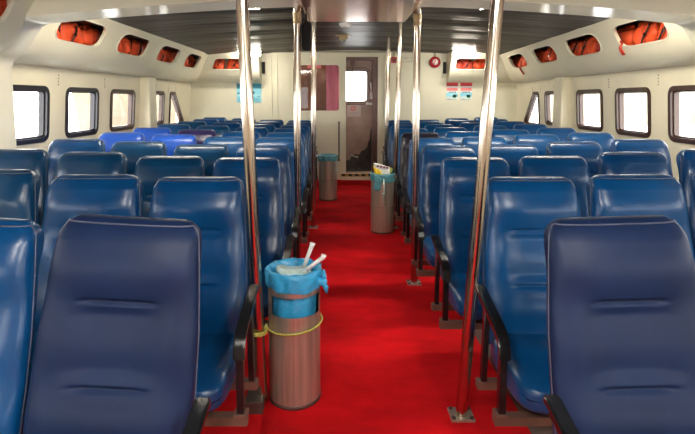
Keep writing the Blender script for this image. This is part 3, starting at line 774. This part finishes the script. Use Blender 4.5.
def bar(bm, path, x0, x1, th):
    """flat bar of thickness th following a (y, z) path between x0 and x1"""
    N = len(path); rows = []
    for i in range(N):
        a = Vector(path[max(0, i - 1)]); b = Vector(path[min(N - 1, i + 1)]); t = (b - a).normalized(); nn = Vector((-t.y, t.x)) * th / 2; p = Vector(path[i])
        rows.append([bm.verts.new((x, *(p + nn * s))) for x, s in ((x0, 1), (x1, 1), (x1, -1), (x0, -1))])
    for q in range(N - 1):
        for k in range(4): bm.faces.new((rows[q][k], rows[q][(k + 1) % 4], rows[q + 1][(k + 1) % 4], rows[q + 1][k]))
    bm.faces.new(rows[0][::-1]); bm.faces.new(rows[-1])
RAILZ = .304
def arm_meshes():
    fr = bmesh.new()
    bar(fr, [(-.500, RAILZ + .002), (-.502, .53), (-.495, .565), (-.475, .592), (-.44, .606), (-.33, .632), (-.20, .664)], -.014, .014, .034)
    bar(fr, [(-.265, RAILZ + .002), (-.275, .45), (-.290, .628)], -.012, .012, .034)
    bmesh.ops.recalc_face_normals(fr, faces=fr.faces); bmesh.ops.bevel(fr, geom=fr.edges[:], offset=.003, segments=1, affect='EDGES')
    pd = bmesh.new()
    bar(pd, [(-.522, .53), (-.515, .572), (-.488, .608), (-.445, .624), (-.33, .650), (-.19, .684), (-.175, .680)], -.022, .022, .026)
    bmesh.ops.recalc_face_normals(pd, faces=pd.faces); bmesh.ops.bevel(pd, geom=pd.edges[:], offset=.006, segments=2, affect='EDGES')
    ft = bmesh.new(); box(ft, -.026, .026, -.525, -.475, RAILZ + .001, RAILZ + .012, bev=.002)
    return fr, pd, ft
bb, pb = backrest_mesh()
seat0 = thing('passenger_chair', '', 'chair')
o_back = obj('backrest', bb, V['blue'], seat0, smooth=True); o_pipe = obj('piping', pb, M['piping'], o_back, smooth=True)
o_cush = obj('seat_cushion', cushion_mesh(), V['blue'], seat0, smooth=True)
fr, pd, ft = arm_meshes()
o_arm = obj('armrest', fr, M['black'], None, smooth=True, angle=40); o_pad = obj('armrest_pad', pd, M['black'], None, smooth=True, angle=40); o_foot = obj('armrest_foot', ft, M['rail'], None)
def setmat(o, m): o.material_slots[0].link = 'OBJECT'; o.material_slots[0].material = m
rowsY = [1.5 + .8 * k for k in range(10)]
lift = [0, .010, .034, .052]
LX = [-.580, -1.070, -1.563, -2.060]; RX = [.862, 1.358, 1.862, 2.372]
lsh = [-.08, -.085, .0, -.02, -.01, -.02, -.04, -.05, -.06, -.11]; rsh = [.012, .045, .0, .0, .02, .04, .06, .08, .11, .2]
special = {(-1, 5, 2): 'purple', (-1, 5, 3): 'royal', (-1, 4, 3): 'royal', (-1, 4, 2): 'royal', (1, 5, 0): 'charcoal', (-1, 0, 0): 'navy', (1, 0, 0): 'navy',
           (-1, 1, 2): 'teal', (-1, 2, 3): 'teal', (-1, 2, 2): 'teal', (-1, 3, 2): 'teal', (-1, 3, 1): 'teal', (-1, 2, 1): 'teal', (-1, 7, 3): 'teal', (-1, 6, 2): 'teal', (-1, 0, 1): 'blue'}
words = {'purple': 'dark purple', 'royal': 'bright royal blue', 'charcoal': 'charcoal', 'navy': 'faded navy', 'teal': 'dull blue', 'blue': 'blue', 'bright': 'bright blue'}
first_seat = True; first_arm = True; aisle_seats = []
colw = ['aisle seat', 'second seat from the aisle', 'third seat from the aisle', 'window seat']
for side in (-1, 1):
    sn = 'left' if side < 0 else 'right'
    for r in range(10):
        Y = rowsY[r]; sh = (lsh if side < 0 else rsh)[r]
        for c in range(4):
            if r == 0 and c > (1 if side < 0 else 0): continue
            if r == 1 and c == 3: continue
            x = (LX if side < 0 else RX)[c] + sh
            key = special.get((side, r, c), 'blue' if (side < 0 or c > 1) else 'bright')
            lab = '%s vinyl %s, %s row, %s bank' % (words[key], colw[c], ordn[r], sn)
            if (r, c) == (0, 0): lab += ', closest to camera'
            elif r == 9: lab += ', by the rear wall'
            loc = (x, Y + rnd.uniform(-.012, .012) * (r > 2), lift[c] - .012 * (r == 0))
            rz = rnd.uniform(-.006, .006)
            ry = 0
            if r == 0: ry = math.radians(3 if side < 0 else -1.6); loc = (x + side * ((-.004 if c == 0 else .012) if side < 0 else -.004) - math.sin(ry) * 1.10, Y, -.004)
            if first_seat: s = seat0; s.location = loc; s['label'] = lab; first_seat = False
            else: s = dup(seat0, loc, rz, lab)
            s.rotation_euler = (0, ry, rz)
            s.scale = (1.03 if (side, r, c) == (-1, 0, 0) else 1, 1, 1)   # the front left seat is a little wider
            s['group'] = 'seats in the %s bank' % sn
            for ch in s.children:
                if ch.name.startswith(('backrest', 'seat_cushion')): setmat(ch, V[key])
                for g in ch.children:
                    if (r, c) == (0, 0): setmat(g, M['pipingworn'])
            if c == 0: aisle_seats.append((s, side))
        # rail frame of the row
        nx_ = 4 if r > 1 else (3 if r == 1 else (2 if side < 0 else 1))
        xs = [(LX if side < 0 else RX)[c] + sh + (r == 0) * side * (.056 if side < 0 else .03) for c in range(nx_)]
        xa = xs[0] - (-side) * -1 * 0 + (.318 if side < 0 else -.318); xb = xs[-1] + (-.2 if side < 0 else .2); dz0 = -.020 * (r == 0)
        t = thing('seat_frame', 'brown steel rail frame under the %s row of seats in the %s bank' % (ordn[r], sn), 'seat frame', (0, Y, 0), group='seat rail frames')
        for yy in (-.50, -.265):
            bm = bmesh.new(); n = 8
            def zl(x):
                c_ = abs(x - xs[0]) / .497 if (x - xs[0]) * side > 0 else 0
                i = min(int(c_), 2); return lift[i] + (lift[i + 1] - lift[i]) * min(1, c_ - i)
            R_ = []
            for k in range(n + 1):
                x = xa + (xb - xa) * k / n; z = zl(x) + dz0
                R_.append([bm.verts.new((x, yy + dy, z + dz)) for dy, dz in ((-.020, RAILZ - .034), (.020, RAILZ - .034), (.020, RAILZ), (-.020, RAILZ))])
            for q in range(n):
                for k in range(4): bm.faces.new((R_[q][k], R_[q][(k + 1) % 4], R_[q + 1][(k + 1) % 4], R_[q + 1][k]))
            bm.faces.new(R_[0][::-1]); bm.faces.new(R_[-1]); obj('cross_rail', bm, M['rail'], t)
        for x in ((xs[0] + side * .15, xs[-1] - side * .02) if nx_ > 1 else (xs[0] + side * .07, xs[0] + side * .17)):
            bm = bmesh.new(); box(bm, x - .025, x + .025, -.40, -.36, .0 + .012, RAILZ - .03); box(bm, x - .03, x + .03, -.56, -.22, 0, .015); box(bm, x - .022, x + .022, -.52, -.24, RAILZ - .085, RAILZ - .04)
            obj('leg', bm, M['rail'], t)
for s, side in aisle_seats:                       # the aisle armrest belongs to the aisle seat
    if first_arm: A, P_, F_ = o_arm, o_pad, o_foot; first_arm = False
    else:
        A, P_, F_ = o_arm.copy(), o_pad.copy(), o_foot.copy()
        for q in (A, P_, F_): COL.objects.link(q)
    A.parent = s; A.location = (-side * .292, 0, 0); P_.parent = A; P_.location = (0, 0, 0); F_.parent = A; F_.location = (0, 0, 0)

# ------------------------------------------------------------------ outside
o = struct('water_surface', B(-60, 60, -40, 90, -1.6, -1.5), M['water'])
bm = bmesh.new(); n = 60
g = [[bm.verts.new((-9.5 + .6 * noise.noise(Vector((i * .7, j * .9, 0))), 18 + i * .7, -1.5 + j * .75)) for j in range(9)] for i in range(n)]
for i in range(n - 1):
    for j in range(8): bm.faces.new((g[i][j], g[i + 1][j], g[i + 1][j + 1], g[i][j + 1]))
bmesh.ops.solidify(bm, geom=bm.faces[:], thickness=.5)
struct('quay_wall', bm, M['quay'])
bm = bmesh.new(); n = 50
g = [[bm.verts.new((46 - .25 * i + (j - 4) * 1.1 + noise.noise(Vector((i * .8, j, 5))), 30 + i * .9, -1.6 + (6.2 + 3.0 * noise.noise(Vector((i * .37, 1, 2))) + 1.2 * noise.noise(Vector((i * 1.3, j * 1.1, 8)))) * math.sin(PI * j / 8) ** .6)) for j in range(9)] for i in range(n)]
for i in range(n - 1):
    for j in range(8): bm.faces.new((g[i][j], g[i + 1][j], g[i + 1][j + 1], g[i][j + 1]))
struct('shore_hill', bm, M['shore'])

# ------------------------------------------------------------------ light, world, camera
w = bpy.data.worlds.new('sky'); scene.world = w; w.use_nodes = True
bg = w.node_tree.nodes['Background']; bg.inputs[0].default_value = (1, .985, .96, 1); bg.inputs[1].default_value = 7.0
cam = bpy.data.cameras.new('camera'); co = bpy.data.objects.new('camera', cam); COL.objects.link(co); scene.camera = co
fpx = 500; tn = .0934
cam.sensor_width = 36; cam.lens = 36 * fpx / 695
co.location = (0, 0, 1.5); co.rotation_euler = (PI / 2 - math.atan(tn), 0, 0)
cam.shift_x = (347.5 - 339) / 695; cam.shift_y = -(217 - (99 + fpx * tn)) / 695
cam.clip_start = .02
vs = scene.view_settings
vs.view_transform = 'Standard'; vs.look = 'None'; vs.exposure = .6; vs.gamma = 1; vs.use_curve_mapping = False
